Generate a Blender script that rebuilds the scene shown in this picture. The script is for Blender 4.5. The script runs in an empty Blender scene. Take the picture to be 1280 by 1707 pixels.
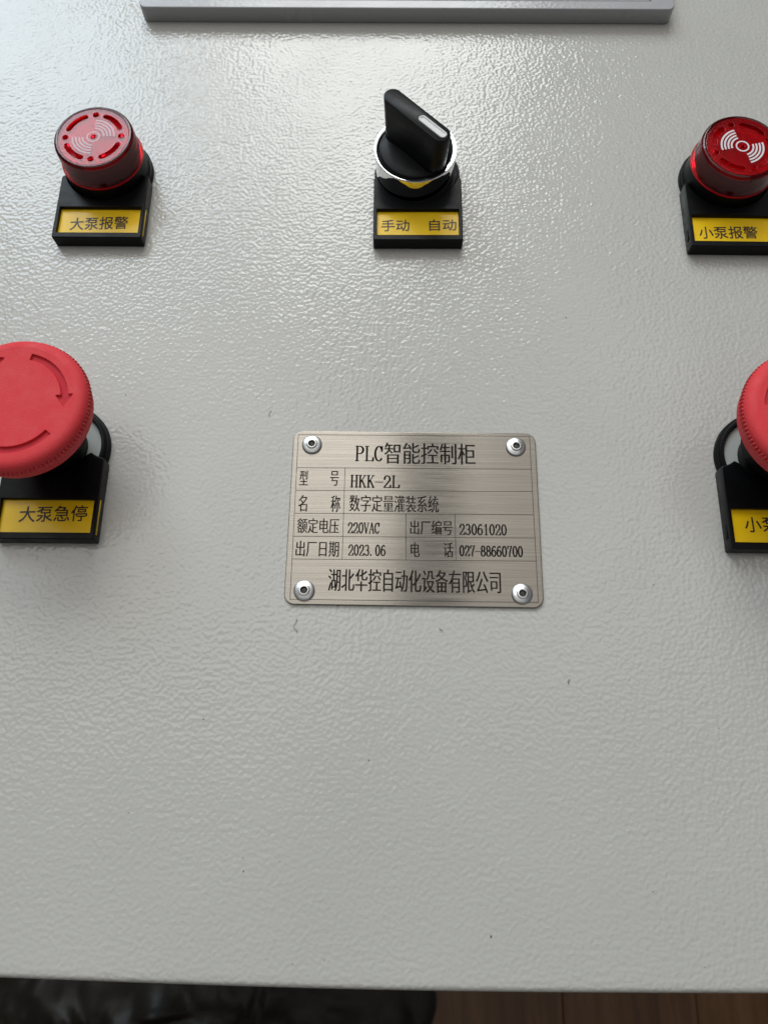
import bpy, bmesh, math, random
from mathutils import Vector, Matrix, Euler

# ---------------------------------------------------------------- camera, world, lamps, exposure
sc = bpy.context.scene
COL = sc.collection
S = 0.001                       # everything below is written in millimetres

cam_d = bpy.data.cameras.new('camera')
cam = bpy.data.objects.new('camera', cam_d)
COL.objects.link(cam)
cam.location = (-6.6012 * S, -70.3206 * S, 214.5438 * S)
cam.rotation_euler = Euler((0.3224, 0.0058, 0.0165), 'XYZ')
cam_d.sensor_fit = 'VERTICAL'
cam_d.sensor_height = 36.0
cam_d.sensor_width = 36.0
cam_d.lens = 36.0 * 1246.8 / 1707.0
cam_d.clip_start = 0.005
cam_d.clip_end = 20.0
cam_d.dof.use_dof = True
cam_d.dof.focus_distance = 0.236
cam_d.dof.aperture_fstop = 20.0
sc.camera = cam

world = bpy.data.worlds.new('World')
sc.world = world
world.use_nodes = True
wn = world.node_tree.nodes
wn['Background'].inputs[0].default_value = (0.80, 0.86, 0.90, 1)
wn['Background'].inputs[1].default_value = 0.07

def lamp(name, loc, target, sx, sy, radiance, col):
    d = bpy.data.lights.new(name, 'AREA')
    d.shape = 'RECTANGLE'
    d.size = sx
    d.size_y = sy
    d.energy = radiance * sx * sy * math.pi
    d.color = col
    o = bpy.data.objects.new(name, d)
    COL.objects.link(o)
    o.location = loc
    o.rotation_euler = (Vector(target) - Vector(loc)).to_track_quat('-Z', 'Y').to_euler()
    return o

# window panes ahead of the panel (daylight), and ceiling brightness as lamps, the gap shaped for the plate's dark band
lamp('window_light', (-0.16, 3.60, 2.95), (-0.09, 3.0, 2.95), 1.58, 2.50, 6.9, (0.98, 1.0, 0.985))
lamp('window_light', (-2.26, 3.60, 2.95), (-2.22, 3.0, 2.95), 1.90, 2.50, 6.2, (0.74, 0.88, 1.0))
lamp('ceiling_fill', (-1.08, 1.70, 2.9), (-1.08, 1.70, 0), 2.18, 3.0, 1.60, (1.0, 0.99, 0.965))
lamp('ceiling_fill', (0.87, 1.70, 2.9), (0.87, 1.70, 0), 1.12, 3.0, 1.05, (1.0, 0.985, 0.96))
lamp('ceiling_fill', (-0.30, -0.85, 2.9), (-0.30, -0.85, 0), 3.6, 2.08, 0.40, (1.0, 0.985, 0.96))  # added unseen fill, softens the ceiling's edge as reflected in the paint

sc.view_settings.view_transform = 'Standard'
sc.view_settings.look = 'None'
sc.view_settings.exposure = 0.15
sc.view_settings.gamma = 1.0
sc.cycles.max_bounces = 14
sc.cycles.transmission_bounces = 12
sc.cycles.glossy_bounces = 6
sc.cycles.caustics_refractive = True
sc.cycles.sample_clamp_indirect = 4.0

# ---------------------------------------------------------------- materials
def new_mat(name):
    m = bpy.data.materials.new(name)
    m.use_nodes = True
    nt = m.node_tree
    return m, nt, nt.nodes['Principled BSDF']

def setp(b, **k):
    names = dict(col='Base Color', rough='Roughness', metal='Metallic', spec='Specular IOR Level', ior='IOR',
                 trans='Transmission Weight', coat='Coat Weight', coatr='Coat Roughness', aniso='Anisotropic',
                 sheen='Sheen Weight', sss='Subsurface Weight', alpha='Alpha')
    for a, v in k.items():
        if a == 'col':
            v = (*v, 1)
        b.inputs[names[a]].default_value = v

def noise(nt, scale, detail=2, rough=.5, vec=None, distort=0.0):
    n = nt.nodes.new('ShaderNodeTexNoise')
    n.inputs['Scale'].default_value = scale
    n.inputs['Detail'].default_value = detail
    n.inputs['Roughness'].default_value = rough
    n.inputs['Distortion'].default_value = distort
    if vec is not None:
        nt.links.new(vec, n.inputs['Vector'])
    return n

def coords(nt, scale=(1, 1, 1)):
    t = nt.nodes.new('ShaderNodeTexCoord')
    mp = nt.nodes.new('ShaderNodeMapping')
    mp.inputs['Scale'].default_value = scale
    nt.links.new(t.outputs['Object'], mp.inputs['Vector'])
    return mp.outputs['Vector']

def ramp(nt, fac, stops):
    r = nt.nodes.new('ShaderNodeValToRGB')
    e = r.color_ramp.elements
    while len(e) < len(stops):
        e.new(.5)
    for k, (p, c) in enumerate(stops):
        e[k].position = p
        e[k].color = (*c, 1) if len(c) == 3 else c
    nt.links.new(fac, r.inputs[0])
    return r

def maprange(nt, fac, a, b, lo=0., hi=1.):
    r = nt.nodes.new('ShaderNodeMapRange')
    r.inputs['From Min'].default_value = lo
    r.inputs['From Max'].default_value = hi
    r.inputs['To Min'].default_value = a
    r.inputs['To Max'].default_value = b
    nt.links.new(fac, r.inputs['Value'])
    return r.outputs['Result']

def bump(nt, b, hgt, dist, strength=1.0, prev=None):
    n = nt.nodes.new('ShaderNodeBump')
    n.inputs['Distance'].default_value = dist
    n.inputs['Strength'].default_value = strength
    nt.links.new(hgt, n.inputs['Height'])
    if prev is not None:
        nt.links.new(prev.outputs[0], n.inputs['Normal'])
    nt.links.new(n.outputs[0], b.inputs['Normal'])
    return n

# powder-coated steel: orange peel relief
def powder(name, col, rough, amp, scale=560.):
    m, nt, b = new_mat(name)
    setp(b, col=col, rough=rough, spec=.5)
    v = coords(nt)
    n1 = noise(nt, scale, .35, .4, v, .25)
    n2 = noise(nt, scale * .33, 1, .5, v)
    b1 = bump(nt, b, n1.outputs['Fac'], amp)
    bump(nt, b, n2.outputs['Fac'], amp * .45, 1.0, b1)
    n4 = noise(nt, 22, 4, .62, v, .6)       # faint smudges: the gloss is not the same everywhere
    nt.links.new(maprange(nt, n4.outputs['Fac'], rough * .82, rough * 1.5, .35, .68), b.inputs['Roughness'])
    n5 = noise(nt, 45, 2, .5, v)            # and neither is the depth of the relief
    nt.links.new(maprange(nt, n5.outputs['Fac'], .82, 1.12, .3, .7), b1.inputs['Strength'])
    n3 = noise(nt, 14, 3, .5, v)
    c = ramp(nt, n3.outputs['Fac'], [(.3, tuple(x * .965 for x in col)), (.7, tuple(min(1, x * 1.03) for x in col))])
    nt.links.new(c.outputs[0], b.inputs['Base Color'])
    return m

M = {}
M['panel'] = powder('powder_coat_grey', (.53, .520, .484), .13, .000165, 860.)
M['hmi'] = powder('moulded_grey_plastic', (.40, .40, .41), .20, .00006, 900.)

def plastic(name, col, rough, grain=.00002, gscale=2500., spec=.16):
    m, nt, b = new_mat(name)
    setp(b, col=col, rough=rough, spec=spec)
    v = coords(nt)
    n = noise(nt, gscale, 2, .6, v)
    bump(nt, b, n.outputs['Fac'], grain)
    n2 = noise(nt, 180, 3, .6, v)
    nt.links.new(maprange(nt, n2.outputs['Fac'], rough * .8, rough * 1.25, .3, .7), b.inputs['Roughness'])
    return m

M['black'] = plastic('black_plastic', (.0035, .004, .0045), .36)
M['black_matt'] = plastic('matt_black_plastic', (.0055, .006, .0065), .45, .00003)
M['black_deep'] = plastic('dark_slot', (.003, .003, .003), .6)
M['stop_red'] = plastic('matt_red_plastic', (.76, .052, .062), .62, .00010, 2600., .3)
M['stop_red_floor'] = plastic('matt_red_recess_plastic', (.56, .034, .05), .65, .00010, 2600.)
M['white'] = plastic('white_plastic', (.78, .78, .76), .35)
M['grey_ring'] = plastic('pale_grey_plastic', (.42, .44, .42), .5)

m, nt, b = new_mat('yellow_card')
setp(b, col=(.92, .55, .004), rough=.4, spec=.25, coat=.3, coatr=.12)
v = coords(nt)
n = noise(nt, 160, 3, .5, v)
c = ramp(nt, n.outputs['Fac'], [(.3, (.93, .57, .003)), (.7, (.98, .63, .005))])
nt.links.new(c.outputs[0], b.inputs['Base Color'])
M['card'] = m

m, nt, b = new_mat('printed_ink')
setp(b, col=(.035, .02, .012), rough=.45)
M['ink'] = m
m, nt, b = new_mat('etched_ink')
setp(b, col=(.016, .011, .008), rough=.7, spec=.15)
M['etch'] = m
m, nt, b = new_mat('etched_line')
setp(b, col=(.03, .024, .018), rough=.5, spec=.4)
M['etch_line'] = m
m, nt, b = new_mat('white_print')
setp(b, col=(.78, .74, .76), rough=.4)
M['print'] = m
m, nt, b = new_mat('sheen_toned_print')
setp(b, col=(.60, .36, .38), rough=.35)  # white print toned down, the sheen over the left lens put into its colour
M['print_sheen'] = m

# brushed stainless steel, brushed along X
m, nt, b = new_mat('brushed_steel')
setp(b, col=(.50, .455, .405), rough=.22, metal=1.0, aniso=1.0)
tg = nt.nodes.new('ShaderNodeCombineXYZ')
tg.inputs[1].default_value = 1.0
nt.links.new(tg.outputs[0], b.inputs['Tangent'])
v = coords(nt, (16., 2200., 2200.))
n = noise(nt, 1.6, 4, .65, v)
v2 = coords(nt, (34., 3800., 3800.))
n2 = noise(nt, 1.2, 3, .6, v2)
c = ramp(nt, n.outputs['Fac'], [(.28, (.235, .213, .184)), (.5, (.275, .250, .218)), (.75, (.335, .307, .270))])
nt.links.new(c.outputs[0], b.inputs['Base Color'])
nt.links.new(maprange(nt, n2.outputs['Fac'], .17, .27, .3, .7), b.inputs['Roughness'])
b1 = bump(nt, b, n.outputs['Fac'], .000005)
bump(nt, b, n2.outputs['Fac'], .000004, 1.0, b1)
M['steel'] = m

m, nt, b = new_mat('aluminium_rivet')
setp(b, col=(.86, .86, .85), rough=.36, metal=1.0)
v = coords(nt)
n = noise(nt, 900, 3, .6, v)
bump(nt, b, n.outputs['Fac'], .00005)
M['alu'] = m
m, nt, b = new_mat('rivet_core')
setp(b, col=(.07, .065, .06), rough=.5, metal=.6)
v = coords(nt)
bump(nt, b, noise(nt, 1800, 3, .6, v).outputs['Fac'], .0003)
M['core'] = m

m, nt, b = new_mat('chrome')
setp(b, col=(.86, .86, .87), rough=.035, metal=1.0)
M['chrome'] = m

m, nt, b = new_mat('clear_red_plastic')
setp(b, col=(.34, .003, .008), rough=.07, trans=.88, ior=1.45)
M['lens'] = m
m, nt, b = new_mat('frosted_red_plastic')
setp(b, col=(.85, .012, .030), rough=.10, trans=.9, ior=1.38)
v = coords(nt)
bump(nt, b, noise(nt, 1500, 2, .6, v).outputs['Fac'], .00004)
M['lens_top'] = m
M['red_bright'] = plastic('bright_red_plastic', (.56, .007, .016), .3, .00001, 800.)  # brighter copy of the inner red, paints transmitted light below the lens; rim too
M['red_core'] = plastic('inner_red_plastic', (.44, .004, .010), .3, .00001, 800.)

# wooden floor
m, nt, b = new_mat('brown_wood')
setp(b, col=(.10, .045, .018), rough=.45)
v = coords(nt, (14., 1.2, 3.))
n = noise(nt, 3.0, 6, .6, v, 1.2)
c = ramp(nt, n.outputs['Fac'], [(.3, (.075, .028, .006)), (.5, (.13, .054, .014)), (.72, (.19, .09, .03))])
nt.links.new(c.outputs[0], b.inputs['Base Color'])
bump(nt, b, n.outputs['Fac'], .0008)
M['wood'] = m
m, nt, b = new_mat('dark_plastic_film')
setp(b, col=(.03, .025, .019), rough=.42, spec=.4)
M['film'] = m
m, nt, b = new_mat('dark_speck')
setp(b, col=(.05, .045, .04), rough=.6)
M['speck'] = m

# ---------------------------------------------------------------- helpers
def link(name, me, mat, parent=None, smooth=None):
    o = bpy.data.objects.new(name, me)
    COL.objects.link(o)
    if mat is not None:
        me.materials.clear()
        me.materials.append(mat)
    if smooth is not None:
        me.shade_smooth()
        if smooth > 0:
            me.set_sharp_from_angle(angle=math.radians(smooth))
            if me.get('slab'):          # keep the flat faces of a plate flat-shaded right up to their rounded edge
                sharp = me.attributes.get('sharp_edge') or me.attributes.new('sharp_edge', 'BOOLEAN', 'EDGE')
                cap = {}
                for p_ in me.polygons:
                    if abs(p_.normal.z) > .999:
                        for ek in p_.edge_keys:
                            cap[ek] = cap.get(ek, 0) + 1
                for e_ in me.edges:
                    if cap.get(tuple(sorted(e_.vertices)), 0) == 1:
                        sharp.data[e_.index].value = True
    if parent is not None:
        o.parent = parent
    return o

def thing(name, label, cat, loc=(0, 0, 0), rz=0., group=None):
    o = bpy.data.objects.new(name, None)
    o.empty_display_size = .005
    COL.objects.link(o)
    o.location = Vector(loc) * S
    o.rotation_euler = (0, 0, rz)
    o['label'] = label
    o['category'] = cat
    if group:
        o['group'] = group
    return o

def tag(o, label, cat, group=None):
    o['label'] = label
    o['category'] = cat
    if group:
        o['group'] = group

def mesh_bm(bm, name='m'):
    me = bpy.data.meshes.new(name)
    bm.to_mesh(me)
    bm.free()
    return me

def lathe(profile, seg=96, close_top=False, close_bot=False, mod=None, cx=0., cy=0.):
    """profile: list of (r, z) in mm; mod(i, a) -> radius offset; closed profile if first == last"""
    bm = bmesh.new()
    rings = []
    for i, (r, z) in enumerate(profile):
        if r < 1e-6:
            rings.append([bm.verts.new((cx * S, cy * S, z * S))])
            continue
        ring = []
        for k in range(seg):
            a = 2 * math.pi * k / seg
            rr = r + (mod(i, k) if mod else 0.)
            ring.append(bm.verts.new(((cx + rr * math.cos(a)) * S, (cy + rr * math.sin(a)) * S, z * S)))
        rings.append(ring)
    for a, b_ in zip(rings[:-1], rings[1:]):
        for k in range(seg):
            k2 = (k + 1) % seg
            if len(a) == 1:
                bm.faces.new((a[0], b_[k2], b_[k]))
            elif len(b_) == 1:
                bm.faces.new((a[k], a[k2], b_[0]))
            else:
                bm.faces.new((a[k], a[k2], b_[k2], b_[k]))
    if profile[0] == profile[-1] and len(rings[0]) > 1:
        bmesh.ops.remove_doubles(bm, verts=rings[0] + rings[-1], dist=1e-8)
    bmesh.ops.recalc_face_normals(bm, faces=bm.faces)
    return mesh_bm(bm)

def arcpts(cx, cy, r, a0, a1, n):
    return [(cx + r * math.cos(math.radians(a0 + (a1 - a0) * k / n)), cy + r * math.sin(math.radians(a0 + (a1 - a0) * k / n)))
            for k in range(n + 1)]

def rrect(x0, y0, x1, y1, r, n=6):
    return (arcpts(x1 - r, y0 + r, r, -90, 0, n) + arcpts(x1 - r, y1 - r, r, 0, 90, n) +
            arcpts(x0 + r, y1 - r, r, 90, 180, n) + arcpts(x0 + r, y0 + r, r, 180, 270, n))

def circle(r, n=64, cx=0., cy=0.):
    return arcpts(cx, cy, r, 0, 360, n)[:-1]

def slab(loops, z0, z1, bev=0.0, seg=2):
    """filled 2-D outline (first loop) with holes, extruded from z0 to z1 (mm), edges rounded by bev"""
    cu = bpy.data.curves.new('c', 'CURVE')
    cu.dimensions = '2D'
    cu.fill_mode = 'BOTH'
    for lp in loops:
        sp = cu.splines.new('POLY')
        sp.points.add(len(lp) - 1)
        for p_, (x, y) in zip(sp.points, lp):
            p_.co = (x, y, 0, 1)
        sp.use_cyclic_u = True
    cu.extrude = (z1 - z0) / 2 - bev
    cu.bevel_depth = bev
    cu.bevel_resolution = seg
    cu.offset = -bev
    o = bpy.data.objects.new('c', cu)
    COL.objects.link(o)
    dg = bpy.context.evaluated_depsgraph_get()
    me = bpy.data.meshes.new_from_object(o.evaluated_get(dg))
    bpy.data.objects.remove(o)
    bpy.data.curves.remove(cu)
    bm = bmesh.new()
    bm.from_mesh(me)
    bmesh.ops.remove_doubles(bm, verts=bm.verts, dist=1e-4)
    for v_ in bm.verts:
        v_.co = Vector((v_.co.x * S, v_.co.y * S, (v_.co.z + (z0 + z1) / 2) * S))
    bmesh.ops.recalc_face_normals(bm, faces=bm.faces)
    bm.to_mesh(me)
    bm.free()
    me['slab'] = 1
    return me

def pierced(loops, z0, z1, ch=.12):
    """like slab, for outlines with many sunken shapes: top face, a small chamfer and walls down to z0"""
    from mathutils.geometry import delaunay_2d_cdt
    def inside(p_, lp):
        c_ = False
        for (xa, ya), (xb, yb) in zip(lp, lp[1:] + lp[:1]):
            if (ya > p_[1]) != (yb > p_[1]) and p_[0] < (xb - xa) * (p_[1] - ya) / (yb - ya) + xa:
                c_ = not c_
        return c_
    bm = bmesh.new()
    cv, ce = [], []
    for li, lp in enumerate(loops):
        area = sum(a[0] * b_[1] - b_[0] * a[1] for a, b_ in zip(lp, lp[1:] + lp[:1]))
        sgn = (1 if area > 0 else -1) * (-1 if li == 0 else 1)
        off = []
        n = len(lp)
        for k in range(n):
            d0 = (Vector(lp[k]) - Vector(lp[k - 1])).normalized()
            d1 = (Vector(lp[(k + 1) % n]) - Vector(lp[k])).normalized()
            nn = (Vector((d0.y, -d0.x)) + Vector((d1.y, -d1.x)))
            nn = nn.normalized() if nn.length > 1e-6 else Vector((d0.y, -d0.x))
            off.append(Vector(lp[k]) + nn * sgn * ch)
        base = len(cv)
        cv += off
        ce += [(base + k, base + (k + 1) % n) for k in range(n)]
        r1 = [bm.verts.new((q.x * S, q.y * S, z1 * S)) for q in off]
        r2 = [bm.verts.new((q[0] * S, q[1] * S, (z1 - ch) * S)) for q in lp]
        r3 = [bm.verts.new((q[0] * S, q[1] * S, z0 * S)) for q in lp]
        for A, B in ((r1, r2), (r2, r3)):
            for k in range(n):
                bm.faces.new((A[k], A[(k + 1) % n], B[(k + 1) % n], B[k]))
    vo, eo, fo, *_ = delaunay_2d_cdt(cv, ce, [], 0, 1e-6)
    tv = [bm.verts.new((q.x * S, q.y * S, z1 * S)) for q in vo]
    polys = []
    st = 0
    for lp in loops:
        polys.append([tuple(q) for q in cv[st:st + len(lp)]])
        st += len(lp)
    for f_ in fo:
        c_ = sum((vo[i] for i in f_), Vector((0, 0))) / len(f_)
        if inside(c_, polys[0]) and not any(inside(c_, q) for q in polys[1:]):
            bm.faces.new([tv[i] for i in f_])
    bmesh.ops.remove_doubles(bm, verts=bm.verts, dist=1e-7)
    bmesh.ops.recalc_face_normals(bm, faces=bm.faces)
    me = mesh_bm(bm)
    me['slab'] = 1
    return me

def flat(loops, z):
    """flat filled outline at height z (print)"""
    return slab(loops, z, z + .03)

def text_mesh(txt, box, z, erode=0.0, rot=0.0, bold=0.0):
    """CJK text fitted into box (x0, x1, y0, y1) mm; erode thins the horizontal strokes (mm)"""
    x0, x1, y0, y1 = box
    cu = bpy.data.curves.new('t', 'FONT')
    cu.body = txt
    cu.resolution_u = 3
    o = bpy.data.objects.new('t', cu)
    COL.objects.link(o)
    dg = bpy.context.evaluated_depsgraph_get()
    me = bpy.data.meshes.new_from_object(o.evaluated_get(dg))
    xs = [v_.co.x for v_ in me.vertices]
    ys = [v_.co.y for v_ in me.vertices]
    bx0, bx1, by0, by1 = min(xs), max(xs), min(ys), max(ys)
    if erode:
        bpy.ops.object.select_all(action='DESELECT')
        o.select_set(True)
        bpy.context.view_layer.objects.active = o
        bpy.ops.object.convert(target='CURVE')
        c2 = o.data
        kx, ky = 40.0, (y1 - y0) / (by1 - by0)
        for sp in c2.splines:
            for p_ in sp.bezier_points:
                p_.handle_left_type = p_.handle_right_type = 'FREE'
            for p_ in sp.bezier_points:
                for at in ('co', 'handle_left', 'handle_right'):
                    q = getattr(p_, at)
                    setattr(p_, at, (q[0] * kx, q[1] * ky, 0))
        c2.resolution_u = 3
        c2.offset = -erode
        dg = bpy.context.evaluated_depsgraph_get()
        me = bpy.data.meshes.new_from_object(o.evaluated_get(dg))
        sx, sy = 1 / kx, 1 / ky
    else:
        sx = sy = 1.0
    bpy.data.objects.remove(o)
    kx, ky = (x1 - x0) / (bx1 - bx0), (y1 - y0) / (by1 - by0)
    cxm, cym = (x0 + x1) / 2, (y0 + y1) / 2
    cr, sr = math.cos(rot), math.sin(rot)
    for v_ in me.vertices:
        x = x0 + (v_.co.x * sx - bx0) * kx - cxm
        y = y0 + (v_.co.y * sy - by0) * ky - cym
        v_.co = Vector(((cxm + x * cr - y * sr) * S, (cym + x * sr + y * cr) * S, z * S))
    if bold:
        bm = bmesh.new()
        for k, (dx, dy) in enumerate(((-1, 0), (0, 0), (1, 0)) if erode else ((-1, -1), (1, -1), (1, 1), (-1, 1))):
            me2 = me.copy()
            me2.transform(Matrix.Translation((dx * bold * S, dy * bold * S, k * .008 * S)))
            bm.from_mesh(me2)
            bpy.data.meshes.remove(me2)
        bm.to_mesh(me)
        bm.free()
    return me

# serif Latin letters and figures drawn as pen strokes in a unit box
def _ell(cx, cy, rx, ry, a0, a1, n=22):
    return [(cx + rx * math.cos(math.radians(a0 + (a1 - a0) * k / n)), cy + ry * math.sin(math.radians(a0 + (a1 - a0) * k / n)))
            for k in range(n + 1)]
def _ser(x, y, w=.15):
    return [(x - w, y), (x + w, y)]
GL = {
    'H': [[(.22, 0), (.22, 1)], [(.78, 0), (.78, 1)], [(.22, .52), (.78, .52)], _ser(.22, 0), _ser(.22, 1), _ser(.78, 0), _ser(.78, 1)],
    'K': [[(.22, 0), (.22, 1)], [(.24, .38), (.78, 1)], [(.42, .60), (.82, 0)], _ser(.22, 0), _ser(.22, 1), _ser(.80, 0, .13), _ser(.78, 1, .14)],
    'P': [[(.24, 0), (.24, 1)], [(.24, 1)] + _ell(.50, .745, .36, .255, 90, -90) + [(.24, .49)], _ser(.24, 0, .17), [(.08, 1), (.24, 1)]],
    'L': [[(.26, 0), (.26, 1)], [(.08, 0), (.90, 0), (.94, .20)], _ser(.26, 1, .17)],
    'C': [_ell(.52, .5, .38, .5, 42, 318, 34), [(.80, .83), (.84, .99)], [(.84, .83), (.82, .68)]],
    '2': [[(.17, .74)] + _ell(.49, .73, .32, .27, 165, -35, 26) + [(.14, .04)], [(.12, 0), (.86, 0), (.90, .18)], [(.16, .70), (.20, .78)]],
    'V': [[(.14, 1), (.50, 0)], [(.50, 0), (.86, 1)], _ser(.14, 1, .13), _ser(.86, 1, .13)],
    'A': [[(.50, 1), (.14, 0)], [(.50, 1), (.86, 0)], [(.27, .34), (.73, .34)], _ser(.14, 0, .13), _ser(.86, 0, .13)],
    '0': [_ell(.5, .5, .34, .5, 0, 360, 40)],
    '3': [_ell(.46, .745, .29, .255, 150, -90, 26), _ell(.46, .26, .35, .26, 90, -150, 26)],
    '6': [_ell(.5, .30, .34, .30, 0, 360, 34), [(.16, .32), (.18, .58), (.30, .84), (.50, .98), (.66, .99), (.78, .88)]],
    '8': [_ell(.5, .755, .28, .245, 0, 360, 32), _ell(.5, .265, .34, .265, 0, 360, 34)],
    '7': [[(.16, .80), (.18, 1), (.86, 1)], [(.86, 1), (.62, .60), (.48, .28), (.46, 0)]],
    '1': [[(.52, 0), (.52, 1)], [(.52, 1), (.44, .88), (.28, .84)], _ser(.52, 0, .22)],
    '-': [[(.05, .45), (.95, .45)]],
    '.': [[(.22, .0), (.22, .10)]],
}
def latin_mesh(txt, box, z, thick_v, thick_h):
    x0, x1, y0, y1 = box
    n = len(txt)
    pitch = (x1 - x0) / n
    bm = bmesh.new()
    hh = y1 - y0
    for i, ch in enumerate(txt):
        for st in GL[ch]:
            pts = [Vector((x0 + (i + px) * pitch, y0 + py * hh)) for px, py in st]
            def hw(d):
                return (thick_h + (thick_v - thick_h) * abs(d.y) ** 1.4) / 2
            for k in range(len(pts) - 1):
                a, c_ = pts[k], pts[k + 1]
                d = (c_ - a)
                if d.length < 1e-7:
                    continue
                d.normalize()
                # thin diagonals rise to the right on letters
                w = hw(d)
                if ch in 'KVA' and len(st) == 2 and d.x * d.y > 0 and abs(d.x) > .05:
                    w = thick_h * .62
                nn = Vector((-d.y, d.x)) * w
                e = d * min(w, thick_h * .7)
                vs = [bm.verts.new((q.x * S, q.y * S, z * S)) for q in (a - e + nn, a - e - nn, c_ + e - nn, c_ + e + nn)]
                bm.faces.new(vs)
    bmesh.ops.recalc_face_normals(bm, faces=bm.faces)
    return mesh_bm(bm)

def tube(pts, r, seg=6):
    bm = bmesh.new()
    rings = []
    for i, p_ in enumerate(pts):
        p_ = Vector(p_)
        d = (Vector(pts[min(i + 1, len(pts) - 1)]) - Vector(pts[max(i - 1, 0)])).normalized()
        u = d.cross(Vector((0, 0, 1)))
        if u.length < 1e-4:
            u = Vector((1, 0, 0))
        u.normalize()
        w = u.cross(d)
        rings.append([bm.verts.new((p_ + (u * math.cos(2 * math.pi * k / seg) + w * math.sin(2 * math.pi * k / seg)) * r) * S) for k in range(seg)])
    for a, b_ in zip(rings[:-1], rings[1:]):
        for k in range(seg):
            bm.faces.new((a[k], a[(k + 1) % seg], b_[(k + 1) % seg], b_[k]))
    bm.faces.new(rings[0])
    bm.faces.new(rings[-1][::-1])
    bmesh.ops.recalc_face_normals(bm, faces=bm.faces)
    return mesh_bm(bm)

# ---------------------------------------------------------------- setting: cabinet door, body, floor
def bow(x):
    t = (x + 7) / 95.0
    return -124.6 + 1.3 * t * t / (1 + .35 * t * t)

def door_mesh():
    X0, X1, Y1 = -330., 330., 520.
    n = 110
    prof = [(9., 0.), (3.2, 0.)] + [(1.6 - 1.6 * math.sin(math.radians(a)) , -1.6 + 1.6 * math.cos(math.radians(a))) for a in (0, 18, 36, 54, 72, 90)] + [(0., -9.), (0., -17.), (1.0, -18.), (9., -18.)]
    bm = bmesh.new()
    cols = []
    for k in range(n + 1):
        x = X0 + (X1 - X0) * k / n
        cols.append([bm.verts.new((x * S, (bow(x) + dy) * S, z * S)) for dy, z in prof])
    far = [[bm.verts.new(((X0 + (X1 - X0) * k / n) * S, Y1 * S, z * S)) for z in (0., -18.)] for k in range(n + 1)]
    for k in range(n):
        for i in range(len(prof) - 1):
            bm.faces.new((cols[k][i], cols[k + 1][i], cols[k + 1][i + 1], cols[k][i + 1]))
        bm.faces.new((cols[k][0], far[k][0], far[k + 1][0], cols[k + 1][0]))
        bm.faces.new((far[k][0], far[k][1], far[k + 1][1], far[k + 1][0]))
        bm.faces.new((cols[k][-1], cols[k + 1][-1], far[k + 1][1], far[k][1]))
    for k in (0, n):
        bm.faces.new(cols[k] + [far[k][1], far[k][0]])
    bmesh.ops.recalc_face_normals(bm, faces=bm.faces)
    return mesh_bm(bm)

door = link('cabinet_door', door_mesh(), M['panel'], None, 40)
door['kind'] = 'structure'
body = link('cabinet_body', slab([rrect(-318, -112, 318, 512, 3)], -760, -19, .8), M['panel'], None, 40)
body['kind'] = 'structure'

floor_root = link('floor', slab([[(-1500, -1500), (1500, -1500), (1500, 1500), (-1500, 1500)]], -772, -764), M['black_deep'])
floor_root['kind'] = 'structure'
pl = slab([rrect(-74.6, -1200, 74.6, 900, 1.0, 2)], -764, -759.99, .8, 1)
for k in range(-6, 8):
    o = link('plank', pl, M['wood'], floor_root)
    o.location = ((k * 150 - 32) * S, 0, random.Random(k).uniform(-.3, .0) * S)

# crumpled dark plastic film lying on the floor in front of the cabinet
def film_mesh():
    rnd = random.Random(4)
    bm = bmesh.new()
    nx, ny = 110, 60
    from mathutils import noise as nz
    g = []
    for j in range(ny + 1):
        row = []
        for i in range(nx + 1):
            u, w = i / nx, j / ny
            x = -560 + 605 * u + 28 * nz.noise(Vector((u * 6, w * 6, 7)))
            y = -620 + 330 * w + 18 * nz.noise(Vector((u * 6, w * 6, 1)))
            q = Vector((u * 9, w * 5.5, .3))
            h = 0.
            am = 34.
            for oc in range(3):
                h += am * abs(nz.noise(q * (1.9 ** oc) + Vector((oc * 3.1, 0, 0))))
                am *= .52
            edge = min(u, 1 - u, w, 1 - w)
            h *= min(1, edge * 7)
            row.append(bm.verts.new((x * S, y * S, (-759.0 + 6 + h * .7) * S)))
        g.append(row)
    for j in range(ny):
        for i in range(nx):
            bm.faces.new((g[j][i], g[j][i + 1], g[j + 1][i + 1], g[j + 1][i]))
    bmesh.ops.solidify(bm, geom=bm.faces[:], thickness=.0006)
    bmesh.ops.recalc_face_normals(bm, faces=bm.faces)
    return mesh_bm(bm)
film = link('plastic_sheet', film_mesh(), M['film'], None, 0)
tag(film, 'crumpled dark plastic film lying on the floor below the cabinet edge', 'plastic sheet')

# ---------------------------------------------------------------- screen frame at the top
hm = thing('screen_frame', 'pale grey frame of the display unit at the top of the panel', 'display', (-3.9, 200.7, 0), math.radians(.17))
link('bezel', slab([rrect(-101.6, 0, 101.6, 148, 2.6), rrect(-93.3, 5.0, 93.3, 141, 1.2)][0:1] + [rrect(-93.3, 4.4, 93.3, 141, 1.2)], 0, 6.1, .45, 3), M['hmi'], hm, 35)
inner = slab([rrect(-92.9, 4.8, 92.9, 140.6, 1.0), rrect(-82, 17, 82, 128, .8)], .5, 5.75, .15)
link('inner_frame', inner, M['hmi'], hm, 35)
link('screen', slab([rrect(-81.9, 17.1, 81.9, 127.9, .6)], .5, 4.6, .05), M['black'], hm, 35)

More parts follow.
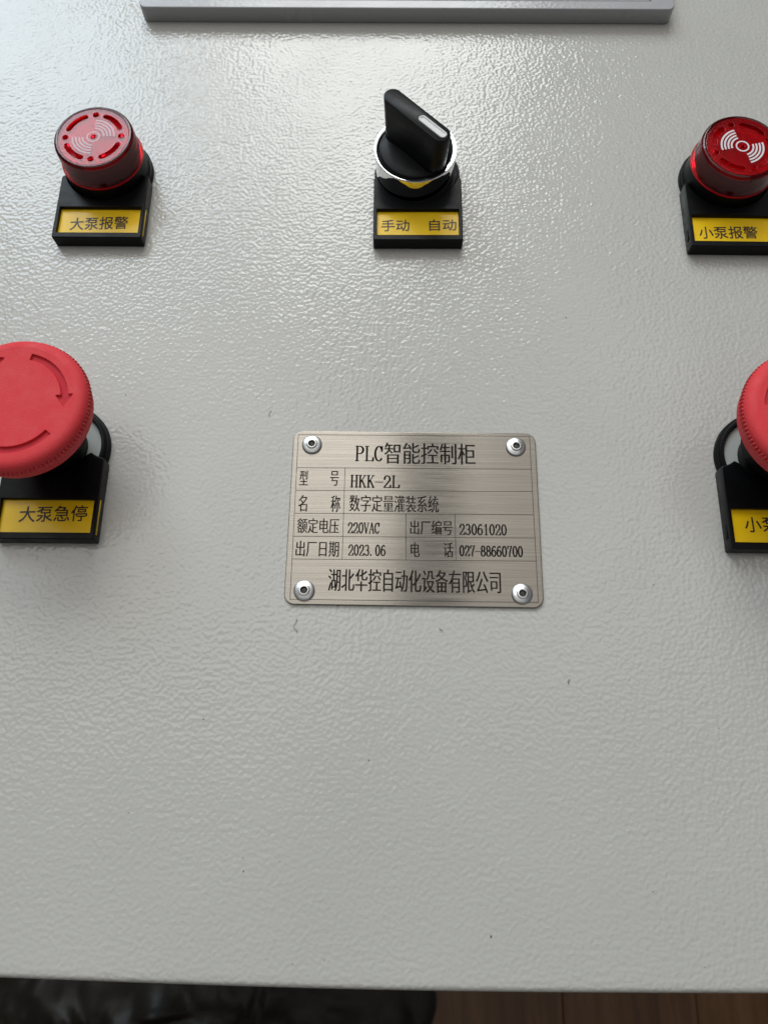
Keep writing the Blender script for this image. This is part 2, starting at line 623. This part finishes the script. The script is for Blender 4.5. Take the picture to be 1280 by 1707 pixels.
# ---------------------------------------------------------------- legend holder parts
def holder(root, txts, cardkey='card', inner_r=12.2, rot=0.0, side='right', hw=15.15, collar=False):
    """black label holder round a push button; hole centre at the origin, front edge at y=-30"""
    ring = lathe([(inner_r, .0), (hw - .15, .0), (hw - .15, 1.7), (hw - .35, 2.0), (hw - .95, 2.05), (hw - 1.05, 3.1), (hw - 1.3, 3.4),
                  (inner_r + .3, 3.4), (inner_r, 3.1), (inner_r, .0)], 96)
    link('mounting_ring', ring, M['black_matt'], root, 35)
    R_ = 14.35
    a = math.degrees(math.asin(3.8 / R_))
    cut = arcpts(0, 0, R_, -a, -180 + a, 36)
    if collar:
        cut = [(13.4, -3.8), (12.3, -3.3), (10.9, -2.4), (9.8, -3.0), (8.7, -4.2)] + arcpts(0, 0, 9.4, -30, -150, 20) + [(-8.7, -4.2), (-9.8, -3.0), (-10.9, -2.4), (-12.3, -3.3), (-13.4, -3.8)]
    outer = [(-hw, -29.6), (-hw + .4, -30.), (hw - .4, -30.), (hw, -29.6), (hw, -4.9), (hw - .35, -4.2)] + cut + [(-hw + .35, -4.2), (-hw, -4.9)]
    win = [(-13.9, -27.9), (-13.9, -17.5), (13.9, -17.5), (13.9, -27.9)]
    fr = link('label_frame', slab([outer, win], 0, 4.9, .28, 2), M['black'], root, 30)
    card = link('label_card', slab([[(-14.3, -28.1), (15.22 if side == 'right' else 14.3, -28.1), (15.22 if side == 'right' else 14.3, -17.3), (-14.3, -17.3)]], 2.7, 3.5), M[cardkey], root)
    floor_ = link('slot_shade', slab([[(-hw - .03, -26.6), (-hw + .6, -26.6), (-hw + .6, -22.2), (-hw - .03, -22.2)]], 1.7, 3.5), M['black_deep'], fr)  # thin proud black box, its colour stands for the shade in the card opening
    for t, bx in txts:
        link('lettering', text_mesh(t, bx, 3.54, 0, rot, .045), M['ink'], card)
    return card

# ---------------------------------------------------------------- alarm buzzers
def buzzer(name, label, x, y, rz, pat, txts, trot, pmat, lens_top=18.0, side='right'):
    t = thing(name, label, 'alarm light', (x, y, 0), rz, 'red alarm lamps with yellow label cards')
    holder(t, txts, rot=trot, side=side)
    link('collar', lathe([(0, 0), (13.0, 0), (13.9, .6), (14.05, 4.6), (13.8, 8.4), (13.4, 8.8), (0, 8.8)], 96), M['black_matt'], t, 35)
    # side wall of the lens, a ring of clear red plastic
    z1 = lens_top
    prof = [(12.1, 8.85), (13.7, 8.85), (13.78, 9.2), (13.7, 9.6), (13.45, 9.9), (13.3, z1 - 1.2), (13.1, z1 - .45), (12.6, z1 - .06), (12.2, z1 - .02),
            (11.9, z1 - .1), (11.9, z1 - 1.4), (12.1, z1 - 1.8), (12.1, 8.85)]
    lens = link('lens', lathe(prof, 128), M['lens'], t, 40)
    loops = [circle(11.86, 96)]
    for q in range(4):
        ha = math.radians(90 * q + pat)
        loops.append(circle(1.0, 16, 9.3 * math.cos(ha), 9.3 * math.sin(ha)))
        c0 = 45 + 90 * q + pat
        loops.append(arcpts(0, 0, 10.0, c0 - 23, c0 + 23, 16) +
                     arcpts(9.15 * math.cos(math.radians(c0 + 23)), 9.15 * math.sin(math.radians(c0 + 23)), .85, c0 + 23 + 45, c0 + 23 + 135, 3) +
                     arcpts(0, 0, 8.3, c0 + 23, c0 - 23, 16) +
                     arcpts(9.15 * math.cos(math.radians(c0 - 23)), 9.15 * math.sin(math.radians(c0 - 23)), .85, c0 - 23 + 225, c0 - 23 + 315, 3))
    loops.append(circle(.85, 18))
    top = link('lens_top', slab(loops, z1 - 1.35, z1 - .12, .12, 2), M['lens_top'], t, 35)
    for r0, r1 in ((1.75, 2.25),):
        link('printed_ring', flat([circle(r1, 40), circle(r0, 40)], z1 - .11), M[pmat], top)
    for k, rr in enumerate((3.55, 4.65, 5.75, 6.85)):
        for base in (0, 180):
            a0, a1 = pat + base - (-2 if k < 2 else 0), pat + base + 88
            link('printed_arc', flat([arcpts(0, 0, rr + .30, a0, a1, 22) + arcpts(0, 0, rr - .30, a1, a0, 22)], z1 - .11), M[pmat], top)
    # inside: red sounder cup seen through the lens
    link('sounder_cup', lathe([(0, 8.85), (11.9, 8.85), (11.9, z1 - 4.2), (10.2, z1 - 3.6), (8.3, z1 - 3.6), (7.9, z1 - 4.6), (3.0, z1 - 4.6), (2.4, z1 - 3.4), (0, z1 - 3.4)], 64), M['red_core'], t, 35)
    link('glow_disc', lathe([(0, z1 - 3.3), (2.6, z1 - 3.3), (2.6, z1 - 2.5), (11.6, z1 - 2.5), (11.6, z1 - 2.9), (0, z1 - 2.9)], 64), M['red_bright'], t, 35)  # added disc, its brighter red paints the light coming through the lens openings
    link('lens_rim', lathe([(13.5, 8.82), (14.02, 8.82), (14.08, 9.05), (14.02, 9.3), (13.8, 9.34), (13.5, 8.82)], 128), M['red_bright'], t, 35)
    return t

buzzer('alarm_lamp', 'red alarm lamp at the left with pale sheen over its top, four characters starting with 大', -108.0, 126.1, math.radians(.3), 2,
       [('大泵报警', (-10.1, 9.6, -25.7, -20.6))], math.radians(2.2), 'print_sheen')
buzzer('alarm_lamp', 'red alarm lamp cut by the right picture edge with crisp white arcs on its top', 107.7, 125.1, math.radians(-.2), -74,
       [('小泵报警', (-11.6, 8.0, -25.9, -21.0))], math.radians(1.0), 'print', 17.3, 'left')

# ---------------------------------------------------------------- selector switch
sw = thing('selector_switch', 'black rotary selector knob in a chrome ring with white pointer mark', 'switch', (.6, 126.4, 0), math.radians(.6))
holder(sw, [('手动', (-12.4, -2.9, -25.4, -20.8)), ('自动', (3.9, 13.1, -25.2, -20.6))], rot=math.radians(.8))
bez = link('chrome_ring', lathe([(12.5, 3.4), (13.35, 3.4), (13.5, 5.0), (13.85, 11.8), (14.0, 13.2), (13.97, 13.62), (13.8, 13.8), (12.85, 13.82), (12.6, 13.6), (12.5, 12.0), (12.5, 3.4)], 128), M['chrome'], sw, 45)
def loft(sections):
    """sections: list of (loop, z) with equal point counts"""
    bm = bmesh.new()
    rings = [[bm.verts.new((x * S, y * S, z * S)) for x, y in lp] for lp, z in sections]
    n = len(rings[0])
    for a, b_ in zip(rings[:-1], rings[1:]):
        for k in range(n):
            bm.faces.new((a[k], a[(k + 1) % n], b_[(k + 1) % n], b_[k]))
    bm.faces.new(rings[0][::-1])
    bm.faces.new(rings[-1])
    bmesh.ops.recalc_face_normals(bm, faces=bm.faces)
    return mesh_bm(bm)
def stadium(L_, w, n=12):
    h = w / 2
    return arcpts(L_ / 2 - h, 0, h, -90, 90, n) + arcpts(-L_ / 2 + h, 0, h, 90, 270, n)
bez.location = (-1.0 * S, 0, 0)
knob = link('knob', lathe([(0, 11.), (12.35, 11.), (12.42, 13.2), (12.2, 13.6), (11.6, 13.9), (9.0, 14.3), (5.0, 14.5), (0, 14.6)], 96), M['black'], sw, 50)
knob.location = (-1.0 * S, 0, 0)
lev = link('lever', loft([(stadium(25.0, 11.0), 12.6), (stadium(25.4, 8.6), 14.6), (stadium(26.2, 7.0), 18.), (stadium(27.2, 6.3), 23.), (stadium(27.9, 6.1), 27.4), (stadium(27.75, 5.95), 27.63), (stadium(27.5, 5.7), 27.7)]), M['black'], knob, 35)
lev.rotation_euler = (0, 0, math.radians(-45.5))
mark = link('pointer_mark', loft([([(x + 7.1, y) for x, y in stadium(11.6, 2.7)], 27.6), ([(x + 7.1, y) for x, y in stadium(11.6, 2.7)], 27.9), ([(x + 7.1, y) for x, y in stadium(11.3, 2.4)], 28.05),
                                  ([(x + 7.1, y) for x, y in stadium(10.5, 1.6)], 28.0), ([(x + 7.1, y) for x, y in stadium(10.2, 1.3)], 27.78)]), M['white'], knob, 30)
mark.rotation_euler = lev.rotation_euler

# ---------------------------------------------------------------- emergency stops
def estop(label, x, y, rz, txts, trot, arrow0, side='right'):
    t = thing('emergency_stop_button', label, 'emergency stop', (x, y, 0), rz, 'red emergency stop buttons')
    holder(t, txts, inner_r=12.9, rot=trot, side=side, collar=True)
    link('gasket', lathe([(0, 0), (12.85, 0), (12.85, 1.5), (12.5, 1.8), (9.6, 1.8), (0, 1.8)], 72), M['grey_ring'], t, 35)
    link('neck', lathe([(0, 1.8), (8.4, 1.8), (8.4, 8), (10.8, 9.5), (10.8, 27.), (0, 27.)], 72), M['black'], t, 35)
    seg = 576
    prof = [(9.0, 27.), (16.6, 27.), (17.2, 25.7), (18.2, 25.2), (18.95, 25.5), (19.3, 28.8), (19.35, 29.1), (19.45, 29.2),
            (20.1, 29.4), (20.2, 30.3), (20.05, 31.2), (19.7, 31.3)]
    for a in range(10, 91, 8):      # rounded shoulder
        prof.append((16.6 + 3.15 * math.cos(math.radians(a)), 31.1 + 2.5 * math.sin(math.radians(a))))
    prof.append((16.55, 33.60))
    def mod(i, k):
        if i in (8, 9, 10):
            return -.75 * (0.5 + .5 * math.cos(2 * math.pi * k / 5.333)) ** 1.3
        return 0.
    link('button_rim', lathe(prof, seg, mod=mod), M['stop_red'], t, 42)
    # top face with three sunken arrows
    loops = [circle(16.62, 120)]
    for q in range(3):
        a = arrow0 + (0, -116.1, 112.4)[q]
        # tail at a, running clockwise to the tip at a-84
        loops.append(arcpts(0, 0, 15.0, a, a - 68, 24) + [(17.0 * math.cos(math.radians(a - 68.5)), 17.0 * math.sin(math.radians(a - 68.5)))][:0] +
                     [(16.35 * math.cos(math.radians(a - 69)), 16.35 * math.sin(math.radians(a - 69))),
                      (14.1 * math.cos(math.radians(a - 83)), 14.1 * math.sin(math.radians(a - 83))),
                      (11.6 * math.cos(math.radians(a - 67.5)), 11.6 * math.sin(math.radians(a - 67.5)))] +
                     arcpts(0, 0, 13.1, a - 68, a, 24))
    link('button_top', pierced(loops, 32.3, 33.60, .10), M['stop_red'], t, 40)
    link('arrow_recess', lathe([(0, 31.5), (17.0, 31.5), (17.0, 32.85), (0, 32.85)], 96), M['stop_red_floor'], t, 40)
    return t

estop('red mushroom stop button at the left edge with sunken rotation arrows, labelled 大泵急停', -109.2, 19.9, math.radians(.3),
      [('大泵急停', (-8.4, 11.8, -24.2, -19.3))], math.radians(1.5), 78)
estop('red mushroom stop button at the right edge, mostly outside the picture', 107.3, 19.9, math.radians(-.2),
      [('小泵急停', (-9.9, 10.1, -24.3, -19.6))], math.radians(1.0), 60, 'left')

# ---------------------------------------------------------------- name plate
npl = thing('name_plate', 'brushed steel name plate engraved with Chinese specification lines and riveted to the panel', 'name plate', (0, 0, 0), 0)
link('plate', slab([rrect(-37.6, -27.5, 37.6, 27.5, 3.0, 10)], .12, .9, .22, 3), M['steel'], npl, 40)
ZT = .92
def line(a, b_, w=.17):
    a, b_ = Vector(a), Vector(b_)
    d = (b_ - a).normalized()
    n_ = Vector((-d.y, d.x)) * w / 2
    return [tuple(a - n_), tuple(b_ - n_), tuple(b_ + n_), tuple(a + n_)]
def rules():
    bm = bmesh.new()
    L_ = [((-36.2, 26.1), (35.9, 26.5)), ((-35.8, -26.1), (36.0, -25.9)), ((-36.1, 26.1), (-35.8, -26.1)), ((35.8, 26.5), (36.0, -25.9)),
          ((-36.0, 15.0), (35.8, 15.5)), ((-35.9, 7.6), (35.8, 8.2)), ((-35.9, .2), (35.8, .8)), ((-35.9, -7.0), (35.9, -6.5)), ((-35.9, -14.0), (35.9, -13.6)),
          ((-21.2, 15.1), (-21.1, -13.9)), ((-2.4, .5), (-2.3, -13.8)), ((12.3, .6), (12.4, -13.7))]
    for a, b_ in L_:
        bm.faces.new([bm.verts.new((x * S, y * S, (ZT - .006) * S)) for x, y in line(a, b_)])
    return mesh_bm(bm)
link('ruled_lines', rules(), M['etch_line'], npl)
for t, x0, x1, y0, y1 in [('智能控制柜', -9.2, 18.8, 16.7, 23.8), ('型', -35.0, -32.4, 9.2, 14.1), ('号', -25.6, -23.0, 9.2, 14.1),
                          ('名', -34.9, -32.3, .8, 6.1), ('称', -25.1, -22.3, .8, 6.1), ('数字定量灌装系统', -19.5, 7.4, 1.0, 6.4),
                          ('额定电压', -34.8, -22.4, -6.0, -1.2), ('出厂日期', -34.9, -22.2, -13.2, -8.3), ('出厂编号', -1.1, 11.5, -5.9, -1.4),
                          ('电', -.9, 1.7, -12.8, -8.3), ('话', 8.8, 11.6, -12.8, -8.2), ('湖北华控自动化设备有限公司', -24.9, 25.3, -23.5, -16.7)]:
    link('lettering', text_mesh(t, (x0, x1, y0, y1), ZT, .035 if y1 - y0 < 6 else .05, 0., .07 if y1 - y0 < 6 else .10), M['etch'], npl)
for t, x0, x1, y0, y1, tv, th in [('PLC', -18.3, -9.5, 17.6, 22.4, .62, .27), ('HKK-2L', -19.5, -4.4, 8.9, 12.7, .56, .26), ('220VAC', -19.8, -10.2, -5.7, -2.5, .42, .21),
                          ('2023.06', -19.4, -8.3, -12.6, -9.4, .42, .21), ('23061020', 13.5, 27.7, -5.7, -2.5, .44, .21), ('027-88660700', 13.4, 32.2, -12.3, -9.2, .44, .21)]:
    link('lettering', latin_mesh(t, (x0, x1, y0, y1), ZT, tv, th), M['etch'], npl)

rv = None
rprof = [(3.0, .0), (3.1, .22), (3.02, .45), (2.75, .62), (2.3, .80), (1.85, .94), (1.68, 1.0), (1.6, 1.28), (1.45, 1.42), (1.15, 1.42), (1.0, 1.2), (.92, .2), (0, .2)]
spots = [(-31.7, 22.7, 'upper left', 'HKK-2L row'), (31.4, 22.8, 'upper right', ''), (-31.8, -23.5, 'lower left', ''), (31.4, -23.5, 'lower right', '')]
rme = lathe(rprof, 48)
cme = lathe([(0, .2), (.95, .2), (.95, .62), (.6, .85), (.15, .95), (0, .95)], 12)
for i, (x, y, w, _) in enumerate(spots):
    r_ = thing('rivet', 'shiny hollow pop rivet in the %s corner of the name plate' % w, 'rivet', (x, y, .9), i * 1.1, 'rivets holding the name plate')
    link('flange', rme, M['alu'], r_, 50)
    link('core', cme, M['core'], r_, 0)

# ---------------------------------------------------------------- swarf and specks on the paint
rnd = random.Random(11)
for (x, y, L_, lab) in [(-45.7, 33.5, 2.2, 'tiny dark metal sliver on the panel above the left end of the name plate'),
                        (-33.8, -33.9, 4.2, 'thin curled metal shaving just below the lower left corner of the name plate'),
                        (7.9, -34.1, 1.2, 'tiny metal chip on the panel below the middle of the name plate'),
                        (43.5, -48.2, 1.4, 'tiny dark sliver below and right of the name plate')]:
    a = rnd.uniform(0, 3)
    pts = [(x + L_ * (k / 8 - .5) * math.cos(a) + .35 * math.sin(k * 1.1) * L_ * .35, y + L_ * (k / 8 - .5) * math.sin(a) + .3 * math.cos(k * .9) * L_ * .35, .16 + .25 * math.sin(math.pi * k / 8)) for k in range(9)]
    o = link('metal_shaving', tube(pts, .055 if L_ > 2 else .08, 5), M['core'], None, 0)
    tag(o, lab, 'metal shaving', 'metal shavings on the panel')
bm = bmesh.new()
for (x, y) in [(-92.2, 39.7), (-44.4, -94.8), (-44.0, -98.), (98.3, 46.1), (-75.7, -84.4), (62, -101), (20, -112), (-58, -60), (95, 38), (-30, -119), (-22, -118), (-45, 56), (70, -20), (-12, -70), (50, 70), (84, -60)]:
    bmesh.ops.create_icosphere(bm, subdivisions=1, radius=rnd.uniform(.10, .24) * S, matrix=Matrix.Translation(Vector((x, y, .05)) * S) @ Matrix.Diagonal((1, rnd.uniform(.6, 1.6), .5, 1)))
for k in range(24):
    bmesh.ops.create_icosphere(bm, subdivisions=1, radius=rnd.uniform(.05, .12) * S, matrix=Matrix.Translation(Vector((rnd.uniform(-130, 110), rnd.uniform(-118, 190), .03)) * S))
sp = link('dust_specks', mesh_bm(bm), M['speck'])
sp['kind'] = 'stuff'
tag(sp, 'tiny dark dust specks scattered over the grey paint', 'dust')
